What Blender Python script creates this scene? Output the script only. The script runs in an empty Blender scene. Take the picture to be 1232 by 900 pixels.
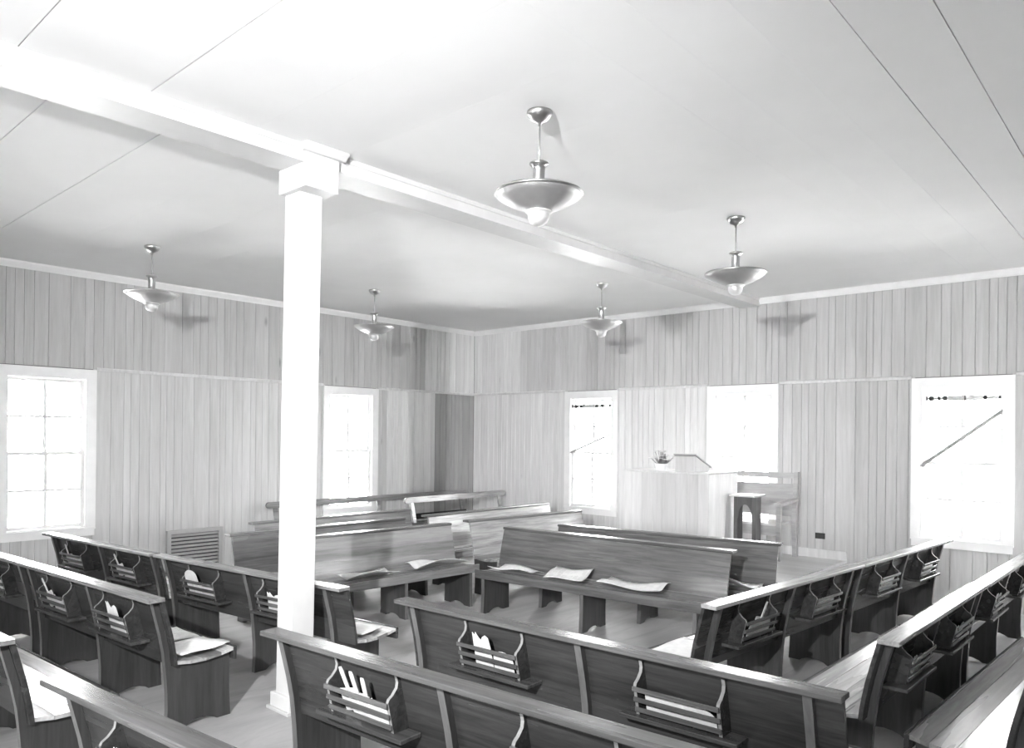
import bpy, bmesh, math, random
from mathutils import Matrix, Vector

random.seed(7)
scene = bpy.context.scene
COL = scene.collection
R = math.radians

# ------------------------------------------------------------------ camera
CAM_H = 1.83
F_PX = 909.0
AZ = R(41.84)
ROLL = math.atan(0.0109)
cam_d = bpy.data.cameras.new('camera')
cam_d.sensor_fit = 'HORIZONTAL'
cam_d.sensor_width = 36.0
cam_d.lens = F_PX * 36.0 / 1232.0
cam_d.shift_x = 0.0
cam_d.shift_y = (524.1 - 450.0) / 1232.0
cam_d.clip_start = 0.05
cam_d.clip_end = 200
cam = bpy.data.objects.new('camera', cam_d)
COL.objects.link(cam)
fw = Vector((-math.sin(AZ), math.cos(AZ), 0))
rt = Vector((math.cos(AZ), math.sin(AZ), 0))
up = Vector((0, 0, 1))
cx = rt * math.cos(ROLL) + up * math.sin(ROLL)
cy = up * math.cos(ROLL) - rt * math.sin(ROLL)
cz = -fw
m = Matrix((cx, cy, cz)).transposed().to_4x4()
m.translation = (0, 0, CAM_H)
cam.matrix_world = m
scene.camera = cam

# ------------------------------------------------------------------ world, light, exposure
SKY = 35.0
world = bpy.data.worlds.new('world')
scene.world = world
world.use_nodes = True
bgn = world.node_tree.nodes['Background']
bgn.inputs[0].default_value = (1, 1, 1, 1)
bgn.inputs[1].default_value = SKY

# the photographer's flash bulb, left of and behind the camera (its hard shadows lie behind every pendant)
fl = bpy.data.lights.new('flash_bulb', 'SPOT')
fl.energy = 1380
fl.spot_size = R(84)
fl.spot_blend = 1.0
fl.shadow_soft_size = 0.045
flo = bpy.data.objects.new('flash_bulb', fl)
flo.location = (-0.77, -1.28, 2.81)
flo.rotation_euler = Vector((-0.565, 0.82, -0.08)).to_track_quat('-Z', 'Y').to_euler()
COL.objects.link(flo)

vs = scene.view_settings
vs.view_transform = 'Standard'
vs.look = 'None'
vs.gamma = 1.0
vs.use_curve_mapping = False
vs.exposure = 0.8
scene.cycles.max_bounces = 10
scene.cycles.diffuse_bounces = 6
scene.cycles.glossy_bounces = 4
scene.cycles.transparent_max_bounces = 12
scene.cycles.sample_clamp_indirect = 0.0
scene.cycles.caustics_reflective = False
scene.cycles.caustics_refractive = False

# ------------------------------------------------------------------ materials
def newmat(name):
    mt = bpy.data.materials.new(name)
    mt.use_nodes = True
    nt = mt.node_tree
    return mt, nt, nt.nodes['Principled BSDF']

def g(v):
    return (v, v, v, 1)

def grain_mat(name, lo, hi, rough, scale, spec=0.5, use_obj_color=False, bump=0.0, knots=False, rough_var=0.0, coat=0.0):
    """grey wood: noise stretched along the grain; scale = (sx, sy, sz) of the noise"""
    mt, nt, p = newmat(name)
    N, Lk = nt.nodes, nt.links
    tc = N.new('ShaderNodeTexCoord')
    oi = N.new('ShaderNodeObjectInfo')
    mul = N.new('ShaderNodeMath'); mul.operation = 'MULTIPLY'; mul.inputs[1].default_value = 37.0
    Lk.new(oi.outputs['Random'], mul.inputs[0])
    mp = N.new('ShaderNodeMapping')
    mp.inputs['Scale'].default_value = scale
    Lk.new(tc.outputs['Object'], mp.inputs['Vector'])
    add = N.new('ShaderNodeVectorMath'); add.operation = 'ADD'
    Lk.new(mp.outputs['Vector'], add.inputs[0])
    Lk.new(mul.outputs[0], add.inputs[1])
    n1 = N.new('ShaderNodeTexNoise'); n1.inputs['Scale'].default_value = 1.0
    n1.inputs['Detail'].default_value = 6; n1.inputs['Roughness'].default_value = 0.65
    n1.inputs['Distortion'].default_value = 0.6
    Lk.new(add.outputs[0], n1.inputs['Vector'])
    n2 = N.new('ShaderNodeTexNoise'); n2.inputs['Scale'].default_value = 0.22
    n2.inputs['Detail'].default_value = 3
    Lk.new(add.outputs[0], n2.inputs['Vector'])
    mx = N.new('ShaderNodeMath'); mx.operation = 'MULTIPLY_ADD'
    mx.inputs[1].default_value = 0.6; 
    Lk.new(n1.outputs['Fac'], mx.inputs[0])
    m2 = N.new('ShaderNodeMath'); m2.operation = 'MULTIPLY'; m2.inputs[1].default_value = 0.4
    Lk.new(n2.outputs['Fac'], m2.inputs[0])
    Lk.new(m2.outputs[0], mx.inputs[2])
    cr = N.new('ShaderNodeValToRGB')
    cr.color_ramp.elements[0].position = 0.36; cr.color_ramp.elements[0].color = g(lo)
    cr.color_ramp.elements[1].position = 0.64; cr.color_ramp.elements[1].color = g(hi)
    Lk.new(mx.outputs[0], cr.inputs[0])
    out = cr.outputs[0]
    if use_obj_color:
        mm = N.new('ShaderNodeMix'); mm.data_type = 'RGBA'; mm.blend_type = 'MULTIPLY'
        mm.inputs['Factor'].default_value = 1.0
        Lk.new(out, mm.inputs[6]); Lk.new(oi.outputs['Color'], mm.inputs[7])
        out = mm.outputs[2]
    if knots:
        vo = N.new('ShaderNodeTexVoronoi'); vo.inputs['Scale'].default_value = 1.0
        mpk = N.new('ShaderNodeMapping'); mpk.inputs['Scale'].default_value = (2.3, 2.3, 0.9)
        Lk.new(tc.outputs['Object'], mpk.inputs['Vector'])
        addk = N.new('ShaderNodeVectorMath'); addk.operation = 'ADD'
        Lk.new(mpk.outputs['Vector'], addk.inputs[0]); Lk.new(mul.outputs[0], addk.inputs[1])
        Lk.new(addk.outputs[0], vo.inputs['Vector'])
        ck = N.new('ShaderNodeValToRGB')
        ck.color_ramp.elements[0].position = 0.02; ck.color_ramp.elements[0].color = g(0.62)
        ck.color_ramp.elements[1].position = 0.075; ck.color_ramp.elements[1].color = g(1)
        Lk.new(vo.outputs['Distance'], ck.inputs[0])
        mk = N.new('ShaderNodeMix'); mk.data_type = 'RGBA'; mk.blend_type = 'MULTIPLY'
        mk.inputs['Factor'].default_value = 1.0
        Lk.new(out, mk.inputs[6]); Lk.new(ck.outputs[0], mk.inputs[7])
        out = mk.outputs[2]
    Lk.new(out, p.inputs['Base Color'])
    p.inputs['Roughness'].default_value = rough
    p.inputs['Specular IOR Level'].default_value = spec
    if coat:
        p.inputs['Coat Weight'].default_value = coat
        p.inputs['Coat Roughness'].default_value = 0.22
    if rough_var:
        rr = N.new('ShaderNodeMapRange')
        rr.inputs['To Min'].default_value = max(0.05, rough - rough_var)
        rr.inputs['To Max'].default_value = rough + rough_var
        Lk.new(n2.outputs['Fac'], rr.inputs['Value'])
        Lk.new(rr.outputs[0], p.inputs['Roughness'])
    if bump:
        b = N.new('ShaderNodeBump'); b.inputs['Strength'].default_value = bump; b.inputs['Distance'].default_value = 0.002
        Lk.new(n1.outputs['Fac'], b.inputs['Height'])
        Lk.new(b.outputs[0], p.inputs['Normal'])
    return mt

def plain_mat(name, v, rough, var=0.04, nscale=6.0, metal=0.0, spec=0.5, detail=4):
    mt, nt, p = newmat(name)
    N, Lk = nt.nodes, nt.links
    tc = N.new('ShaderNodeTexCoord')
    n = N.new('ShaderNodeTexNoise'); n.inputs['Scale'].default_value = nscale; n.inputs['Detail'].default_value = detail
    Lk.new(tc.outputs['Object'], n.inputs['Vector'])
    mr = N.new('ShaderNodeMapRange')
    mr.inputs['From Min'].default_value = 0.3; mr.inputs['From Max'].default_value = 0.7
    mr.inputs['To Min'].default_value = v * (1 - var); mr.inputs['To Max'].default_value = min(0.95, v * (1 + var))
    Lk.new(n.outputs['Fac'], mr.inputs['Value'])
    Lk.new(mr.outputs[0], p.inputs['Base Color'])
    p.inputs['Roughness'].default_value = rough
    p.inputs['Metallic'].default_value = metal
    p.inputs['Specular IOR Level'].default_value = spec
    return mt

M = {}
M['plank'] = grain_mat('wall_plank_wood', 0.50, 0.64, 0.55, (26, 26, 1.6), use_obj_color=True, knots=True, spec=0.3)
M['wallback'] = plain_mat('wall_behind_planks', 0.16, 0.9)
M['plaster'] = plain_mat('wall_plain', 0.48, 0.8)
M['ceil'] = plain_mat('ceiling_board', 0.77, 0.75, 0.025, 1.5, spec=0.25)
M['gap'] = plain_mat('ceiling_gap', 0.25, 0.9)
M['white'] = plain_mat('white_paint', 0.84, 0.38, 0.03, 9.0)
M['whitepost'] = plain_mat('white_post_paint', 0.62, 0.45, 0.03, 9.0)
M['supedge'] = grain_mat('support_edge', 0.09, 0.18, 0.4, (20, 20, 4), spec=0.5)
M['edge'] = grain_mat('raw_board_edge', 0.20, 0.34, 0.45, (20, 20, 6), spec=0.4)
M['whitewall'] = plain_mat('white_trim', 0.80, 0.5, 0.03, 9.0)
M['bench'] = grain_mat('bench_dark_wood', 0.026, 0.065, 0.26, (2.0, 30, 30), spec=0.5, use_obj_color=True, rough_var=0.08, bump=0.12)
M['seat'] = grain_mat('seat_wood_sheen', 0.12, 0.22, 0.27, (2.0, 30, 30), spec=0.6, use_obj_color=True, rough_var=0.08, bump=0.1)  # paler boards of differing tone; window reflections also put into the seat tones
M['benchside'] = grain_mat('bench_support_wood', 0.03, 0.07, 0.38, (30, 30, 2.2), spec=0.5, bump=0.1)
M['floor'] = grain_mat('floor_boards_worn', 0.30, 0.47, 0.58, (5, 1.1, 1), spec=0.25, rough_var=0.1)
M['platform'] = grain_mat('platform_wood', 0.46, 0.6, 0.45, (1.5, 12, 8), spec=0.4)
M['pulpit'] = grain_mat('pulpit_wood', 0.56, 0.70, 0.5, (22, 22, 1.6), use_obj_color=True, spec=0.3)
M['midwood'] = grain_mat('settee_wood', 0.30, 0.44, 0.4, (3, 20, 20), spec=0.4)
M['darkwood'] = grain_mat('table_wood', 0.06, 0.12, 0.35, (18, 18, 3), spec=0.5)
M['metal'] = plain_mat('satin_metal', 0.50, 0.32, 0.05, 20, metal=1.0)
M['metal2'] = plain_mat('bowl_metal', 0.56, 0.42, 0.06, 12, metal=0.85)
M['metal3'] = plain_mat('pale_finial_metal', 0.62, 0.35, 0.05, 14, metal=0.35)
M['black'] = plain_mat('black_plastic', 0.03, 0.4)
M['grey'] = plain_mat('grey_enamel', 0.42, 0.5)
M['dark'] = plain_mat('dark_void', 0.05, 0.8)
M['paper'] = plain_mat('paper', 0.78, 0.7, 0.08, 25)
M['card'] = plain_mat('fan_card', 0.74, 0.6, 0.12, 14)
M['stick'] = plain_mat('pale_stick', 0.62, 0.6, 0.08, 30)
M['leaf'] = plain_mat('leaf', 0.16, 0.5, 0.3, 20)
M['petal'] = plain_mat('petal', 0.75, 0.6, 0.15, 20)
M['cloth'] = plain_mat('shade_cloth', 0.6, 0.8, 0.15, 30)
M['ground'] = plain_mat('ground_outside', 0.68, 0.9, 0.2, 1.0)

def newsprint():
    mt, nt, p = newmat('newsprint')
    N, Lk = nt.nodes, nt.links
    tc = N.new('ShaderNodeTexCoord')
    br = N.new('ShaderNodeTexBrick')
    br.inputs['Scale'].default_value = 1.0
    br.inputs['Color1'].default_value = g(0.42); br.inputs['Color2'].default_value = g(0.62); br.inputs['Mortar'].default_value = g(0.78)
    br.inputs['Mortar Size'].default_value = 0.004
    br.inputs['Brick Width'].default_value = 0.055; br.inputs['Row Height'].default_value = 0.012
    br.offset = 0.0
    Lk.new(tc.outputs['Object'], br.inputs['Vector'])
    n = N.new('ShaderNodeTexNoise'); n.inputs['Scale'].default_value = 14; n.inputs['Detail'].default_value = 2
    Lk.new(tc.outputs['Object'], n.inputs['Vector'])
    cr = N.new('ShaderNodeValToRGB')
    cr.color_ramp.elements[0].position = 0.45; cr.color_ramp.elements[0].color = g(0)
    cr.color_ramp.elements[1].position = 0.52; cr.color_ramp.elements[1].color = g(1)
    Lk.new(n.outputs['Fac'], cr.inputs[0])
    mx = N.new('ShaderNodeMix'); mx.data_type = 'RGBA'
    Lk.new(cr.outputs[0], mx.inputs['Factor'])
    mx.inputs[6].default_value = g(0.76)
    Lk.new(br.outputs['Color'], mx.inputs[7])
    Lk.new(mx.outputs[2], p.inputs['Base Color'])
    p.inputs['Roughness'].default_value = 0.8
    return mt
M['news'] = newsprint()

def glassmat():
    mt, nt, p = newmat('window_glass')
    N, Lk = nt.nodes, nt.links
    N.remove(p)
    tr = N.new('ShaderNodeBsdfTransparent'); tr.inputs[0].default_value = g(0.95)
    gl = N.new('ShaderNodeBsdfGlossy'); gl.inputs['Roughness'].default_value = 0.03
    fr = N.new('ShaderNodeFresnel'); fr.inputs['IOR'].default_value = 1.45
    mx = N.new('ShaderNodeMixShader')
    Lk.new(fr.outputs[0], mx.inputs[0]); Lk.new(tr.outputs[0], mx.inputs[1]); Lk.new(gl.outputs[0], mx.inputs[2])
    Lk.new(mx.outputs[0], N['Material Output'].inputs['Surface'])
    return mt
M['glass'] = glassmat()

# ------------------------------------------------------------------ mesh helpers
class MB:
    def __init__(self):
        self.v = []; self.f = []; self.smooth = set()
    def quadbox(self, pts):
        b = len(self.v); self.v += [tuple(p) for p in pts]
        for f in ((0, 3, 2, 1), (4, 5, 6, 7), (0, 1, 5, 4), (1, 2, 6, 5), (2, 3, 7, 6), (3, 0, 4, 7)):
            self.f.append(tuple(b + i for i in f))
    def box(self, x0, x1, y0, y1, z0, z1):
        self.quadbox([(x0, y0, z0), (x1, y0, z0), (x1, y1, z0), (x0, y1, z0), (x0, y0, z1), (x1, y0, z1), (x1, y1, z1), (x0, y1, z1)])
        return self
    def prism(self, poly, fn, t0, t1):
        """poly: list of 2D points; fn(a, b, t) -> 3D point"""
        b = len(self.v); n = len(poly)
        self.v += [fn(p[0], p[1], t0) for p in poly] + [fn(p[0], p[1], t1) for p in poly]
        self.f.append(tuple(b + i for i in range(n - 1, -1, -1)))
        self.f.append(tuple(b + n + i for i in range(n)))
        for i in range(n):
            j = (i + 1) % n
            self.f.append((b + i, b + j, b + n + j, b + n + i))
        return self
    def strip(self, top, bot, fn, t0, t1):
        """sheet between two polylines of equal length, extruded t0..t1"""
        n = len(top); b = len(self.v)
        for t in (t0, t1):
            self.v += [fn(p[0], p[1], t) for p in top] + [fn(p[0], p[1], t) for p in bot]
        o = 2 * n
        for i in range(n - 1):
            self.f.append((b + i, b + i + 1, b + o + i + 1, b + o + i))
            self.f.append((b + n + i + 1, b + n + i, b + o + n + i, b + o + n + i + 1))
            self.f.append((b + i + 1, b + i, b + n + i, b + n + i + 1))
            self.f.append((b + o + i, b + o + i + 1, b + o + n + i + 1, b + o + n + i))
        for k in (0, n - 1):
            self.f.append((b + k, b + o + k, b + o + n + k, b + n + k))
        return self
    def lathe(self, prof, seg=40, c=(0, 0, 0)):
        b = len(self.v); n = len(prof)
        for i in range(seg):
            a = 2 * math.pi * i / seg
            for r, z in prof:
                self.v.append((c[0] + r * math.cos(a), c[1] + r * math.sin(a), c[2] + z))
        f0 = len(self.f)
        for i in range(seg):
            j = (i + 1) % seg
            for k in range(n - 1):
                self.f.append((b + i * n + k, b + j * n + k, b + j * n + k + 1, b + i * n + k + 1))
        for q in range(f0, len(self.f)): self.smooth.add(q)
        return self
    def tube(self, pts, r, seg=8):
        pts = [Vector(p) for p in pts]; b = len(self.v); n = len(pts)
        for i, p in enumerate(pts):
            d = (pts[min(i + 1, n - 1)] - pts[max(i - 1, 0)]).normalized()
            ref = Vector((0, 0, 1)) if abs(d.z) < 0.9 else Vector((1, 0, 0))
            u = d.cross(ref).normalized(); w = d.cross(u)
            for k in range(seg):
                a = 2 * math.pi * k / seg
                self.v.append(tuple(p + r * (math.cos(a) * u + math.sin(a) * w)))
        f0 = len(self.f)
        for i in range(n - 1):
            for k in range(seg):
                l = (k + 1) % seg
                self.f.append((b + i * seg + k, b + i * seg + l, b + (i + 1) * seg + l, b + (i + 1) * seg + k))
        for q in range(f0, len(self.f)): self.smooth.add(q)
        self.f.append(tuple(b + k for k in range(seg - 1, -1, -1)))
        self.f.append(tuple(b + (n - 1) * seg + k for k in range(seg)))
        return self
    def mesh(self, name, bevel=0.0):
        me = bpy.data.meshes.new(name)
        me.from_pydata(self.v, [], self.f)
        bm = bmesh.new(); bm.from_mesh(me)
        bm.faces.ensure_lookup_table()
        for q in self.smooth: bm.faces[q].smooth = True
        bmesh.ops.remove_doubles(bm, verts=bm.verts, dist=1e-6)
        bmesh.ops.recalc_face_normals(bm, faces=bm.faces)
        if bevel:
            es = [e for e in bm.edges if len(e.link_faces) == 2 and e.calc_face_angle(0) > 0.6]
            bmesh.ops.bevel(bm, geom=es, offset=bevel, segments=1, affect='EDGES', clamp_overlap=True)
        bm.to_mesh(me); bm.free()
        return me

def put(name, me, mat, parent=None, color=None, mw=None):
    if isinstance(me, MB): me = me.mesh(name)
    if not me.materials: me.materials.append(M[mat] if isinstance(mat, str) else mat)
    o = bpy.data.objects.new(name, me)
    COL.objects.link(o)
    if parent: o.parent = parent
    if color is not None: o.color = (color, color, color, 1)
    if mw is not None: o.matrix_world = mw
    return o

def empty(name, loc=(0, 0, 0), rz=0.0, parent=None):
    o = bpy.data.objects.new(name, None)
    o.empty_display_size = 0.1
    COL.objects.link(o)
    o.location = loc; o.rotation_euler = (0, 0, rz)
    if parent: o.parent = parent
    return o

def tag(o, label, cat, group=None):
    o['label'] = label; o['category'] = cat
    if group: o['group'] = group
    return o

def struct(o, label=None):
    o['kind'] = 'structure'
    if label: o['label'] = label
    return o

# ------------------------------------------------------------------ room shell
XW, YW, XR, YB, H = -9.45, 9.53, 1.75, -3.2, 3.66
TH = 0.17
def fL(a, d, z): return (XW + d, a, z)
def fF(a, d, z): return (a, YW - d, z)
def fR(a, d, z): return (XR - d, a, z)
def fB(a, d, z): return (a, YB + d, z)
def wbox(mb, fn, a0, a1, d0, d1, z0, z1):
    mb.quadbox([fn(a0, d0, z0), fn(a1, d0, z0), fn(a1, d1, z0), fn(a0, d1, z0), fn(a0, d0, z1), fn(a1, d0, z1), fn(a1, d1, z1), fn(a0, d1, z1)])

OW = 0.41           # half width of the window opening
Z0, Z1 = 0.72, 2.43  # opening
WIN = {'left': [2.81, 6.90], 'front': [-6.895, -4.43, -1.87], 'right': [8.45], 'back': [-6.0, -2.2, 0.8]}  # right and back windows are unseen, added to bring in more daylight
EXT = {'left': (YB, YW), 'front': (XW, XR), 'right': (YB, YW), 'back': (XW, XR)}
FN = {'left': fL, 'front': fF, 'right': fR, 'back': fB}

floor = MB().box(XW - TH, XR + TH, YB - TH, YW + TH, -0.12, 0.0)
struct(put('floor', floor, 'floor'), 'worn pale grey wooden floor between the benches')

walls = {}
for side in ('left', 'front', 'right', 'back'):
    fn = FN[side]; a0, a1 = EXT[side]; mb = MB()
    dfront = -0.014 if side in ('left', 'front') else 0.0
    e0, e1 = a0 - TH, a1 + TH
    if side in ('front', 'back'): e0, e1 = a0 - 0.014, a1
    cur = e0
    for c in WIN[side]:
        wbox(mb, fn, cur, c - OW, -TH, dfront, 0, H)
        wbox(mb, fn, c - OW, c + OW, -TH, dfront, 0, Z0)
        wbox(mb, fn, c - OW, c + OW, -TH, dfront, Z1, H)
        cur = c + OW
    wbox(mb, fn, cur, e1, -TH, dfront, 0, H)
    o = put('wall_' + side, mb, 'wallback' if side in ('left', 'front') else 'plaster')
    struct(o, {'left': 'left wall of vertical grooved wood planks with two windows',
               'front': 'front wall of vertical grooved wood planks behind the pulpit',
               'right': 'plain right wall outside the view', 'back': 'plain back wall behind the camera'}[side])
    walls[side] = o

# planks: random width grooved boarding in two rows, cut round the windows
PAT = [0.098, 0.152, 0.205, 0.150, 0.088, 0.108, 0.128, 0.118, 0.080, 0.092]
def tones(side, row, a):  # panel tones; those near the far corner also lifted for missing light
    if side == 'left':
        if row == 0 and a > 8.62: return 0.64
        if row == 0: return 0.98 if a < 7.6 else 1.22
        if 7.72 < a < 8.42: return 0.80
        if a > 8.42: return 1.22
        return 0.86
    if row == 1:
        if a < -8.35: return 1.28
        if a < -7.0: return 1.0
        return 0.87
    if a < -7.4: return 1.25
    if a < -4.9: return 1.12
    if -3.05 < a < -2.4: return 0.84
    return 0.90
CH = 0.0055
def plank(side, a0, a1, z0, z1, col):
    fn = FN[side]; mb = MB()
    w = a1 - a0
    c = min(CH, w * 0.2)
    prof = [(a0 + 0.0006, -0.0138), (a1 - 0.0006, -0.0138), (a1 - 0.0006, -0.006), (a1 - c, 0.0), (a0 + c, 0.0), (a0 + 0.0006, -0.006)]
    mb.prism(prof, lambda a, d, t: fn(a, d, t), z0, z1)
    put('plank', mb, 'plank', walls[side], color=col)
ZR = 2.545
for side in ('left', 'front'):
    a0, a1 = EXT[side]
    if side == 'front': lo, hi = a0, a1
    else: lo, hi = (0.6, a1)
    if side == 'left': spans_unseen = (a0, 0.6)
    for row in (0, 1):
        cuts = []; a = lo; k = 3 * row + (1 if side == 'front' else 0)
        while a < hi - 0.05:
            cuts.append(a); a += PAT[k % len(PAT)] * random.uniform(0.9, 1.12); k += 1
        cuts.append(hi)
        for i in range(len(cuts) - 1):
            p, q = cuts[i], cuts[i + 1]
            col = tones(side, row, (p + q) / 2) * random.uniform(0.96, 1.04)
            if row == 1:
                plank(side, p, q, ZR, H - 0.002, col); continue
            pieces = [(p, q, 0.0, ZR)]
            for c in WIN[side]:
                w0, w1 = c - 0.47, c + 0.47
                nw = []
                for (s, e, b, t) in pieces:
                    if e <= w0 or s >= w1 or t < 1: nw.append((s, e, b, t)); continue
                    if s < w0: nw.append((s, w0, b, t))
                    if e > w1: nw.append((w1, e, b, t))
                    nw.append((max(s, w0), min(e, w1), 0.0, 0.68))
                pieces = nw
            for (s, e, b, t) in pieces:
                if e - s > 0.012: plank(side, s, e, b, t, col)

# trims: cornice and the plank-joint moulding
def trim(name, side, prof, a0, a1, mat, label, color=None):
    fn = FN[side]; mb = MB().prism(prof, lambda d, z, t: fn(t, d, z), a0, a1)
    o = put(name, mb, mat, color=color); struct(o, label); return o
corn = [(0.0, H - 0.075), (0.014, H - 0.075), (0.02, H - 0.06), (0.05, H - 0.02), (0.055, H), (0.0, H)]
trim('trim_1', 'left', corn, YB, YW - 0.055, 'whitewall', 'white cornice along the left wall')
trim('trim_2', 'front', corn, XW, XR, 'whitewall', 'white cornice along the front wall')
mould = [(0.0005, ZR - 0.02), (0.014, ZR - 0.016), (0.016, ZR + 0.008), (0.0005, ZR + 0.022)]
def mould_runs(side, idx):
    n = idx
    a0, a1 = EXT[side]; cur = max(a0, 0.6) if side == 'left' else a0
    for c in WIN[side] + [None]:
        e = (c - 0.505) if c is not None else (a1 - (0.016 if side == 'left' else 0))
        if e > cur:
            trim('trim_%d' % n, side, mould, cur, e, 'plank', 'thin wooden moulding across the plank joint', color=1.12); n += 1
        cur = (c + 0.505) if c is not None else 0
    return n
nt_ = mould_runs('left', 3)
nt_ = mould_runs('front', nt_)

# ceiling: slab and boards; the seams that show are open joints
mb = MB().box(XW - TH, XR + TH, YB - TH, YW + TH, H + 0.012, H + 0.15)
ceil = struct(put('ceiling', mb, 'gap'), 'white boarded ceiling with open seams')
def cboard(x0, x1, y0, y1, g0=0.0004, g1=0.0004, along='x'):
    if along == 'x': b = MB().box(x0 + .0004, x1 - .0004, y0 + g0, y1 - g1, H, H + 0.0118)
    else: b = MB().box(x0 + g0, x1 - g1, y0 + .0004, y1 - .0004, H, H + 0.0118)
    put('ceiling_board', b, 'ceil', ceil)
BX0, BX1 = -4.46, -4.195
def runs(lo, hi, step, phase, open_at, gap=0.0032):
    ys = [lo]; v = phase
    while v - step > lo + 0.05: v -= step
    while v < hi - 0.05:
        if v > lo + 0.05: ys.append(v)
        v += step
    ys.append(hi)
    out = []
    for i in range(len(ys) - 1):
        g0 = gap if any(abs(ys[i] - t) < 0.02 for t in open_at) else 0.0004
        g1 = gap if any(abs(ys[i + 1] - t) < 0.02 for t in open_at) else 0.0004
        out.append((ys[i], ys[i + 1], g0, g1))
    return out
for (p, q, g0, g1) in runs(YB, YW, 0.62, 1.385, (1.385, 2.005)): cboard(XW, -4.33, p, q, g0, g1, 'x')
for (p, q, g0, g1) in runs(YB, YW, 0.62, 1.10, (1.10, 1.72)): cboard(-4.33, -2.10, p, q, g0, g1, 'x')
for (p, q, g0, g1) in runs(-2.10, XR, 0.325, -1.455, (-1.13, -0.805), 0.0024): cboard(p, q, YB, YW, g0, g1, 'y')

# beam with its small crown, and the column with capital and plinth
BZ = 3.557
beam = empty('ceiling_beam', (0, 0, 0))
put('beam_casing', MB().box(BX0, BX1, YB, YW - 0.0005, BZ, H - 0.0005), 'whitepost', beam)
for s, xx in ((1, BX1), (-1, BX0)):
    mb = MB().prism([(0, H - 0.03), (0.012, H - 0.03), (0.022, H - 0.012), (0.022, H - 0.001), (0, H - 0.001)], lambda d, z, t: (xx + s * (d + 0.0003), t, z), YB, YW - 0.06)
    put('crown_strip', mb, 'whitepost', beam)
tag(beam, 'white boxed ceiling beam running from the column to the front wall', 'beam')

colm = empty('support_column', (-4.435, 2.80, 0))
def lean(z): return 0.055 * (z / 3.5)
mb = MB(); hw = 0.086
z0, z1 = 0.03, 3.40
mb.quadbox([(lean(z) + x, y, z) for z in (z0, z1) for (x, y) in ((-hw, -hw), (hw, -hw), (hw, hw), (-hw, hw))])
put('shaft', mb.mesh('shaft', 0.004), 'whitepost', colm)
mb = MB().box(-0.112, 0.112, -0.112, 0.112, 0.018, 0.11)
put('plinth', mb.mesh('plinth', 0.004), 'whitepost', colm)
put('base_board', MB().box(-0.13, 0.13, -0.13, 0.13, 0.0, 0.022).mesh('base_board', 0.003), 'platform', colm)
# capital: boards wrapped round the shaft top, flush below the beam
cxo = lean(3.5)
cap = MB().box(-4.46 + 4.435 - 0.022, -4.17 + 4.435, -0.125, 0.125, 3.40, 3.556)
put('capital', cap.mesh('capital', 0.003), 'whitepost', colm)
mb = MB()
for s in (1, -1):
    pass
fx = -4.195 + 4.435
cap2 = MB().box(fx + 0.0005, fx + 0.027, -0.125, 0.125, 3.545, H - 0.03)
put('capital_board', cap2, 'whitepost', colm)
crown = MB().prism([(0.0, H - 0.045), (0.03, H - 0.045), (0.07, H - 0.012), (0.07, H - 0.001), (0, H - 0.001)], lambda d, z, t: (fx + 0.023 + d, t, z), -0.16, 0.16)
put('capital_crown', crown, 'whitepost', colm)
tag(colm, 'white square wooden column with capital holding up the ceiling beam', 'column')

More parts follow.
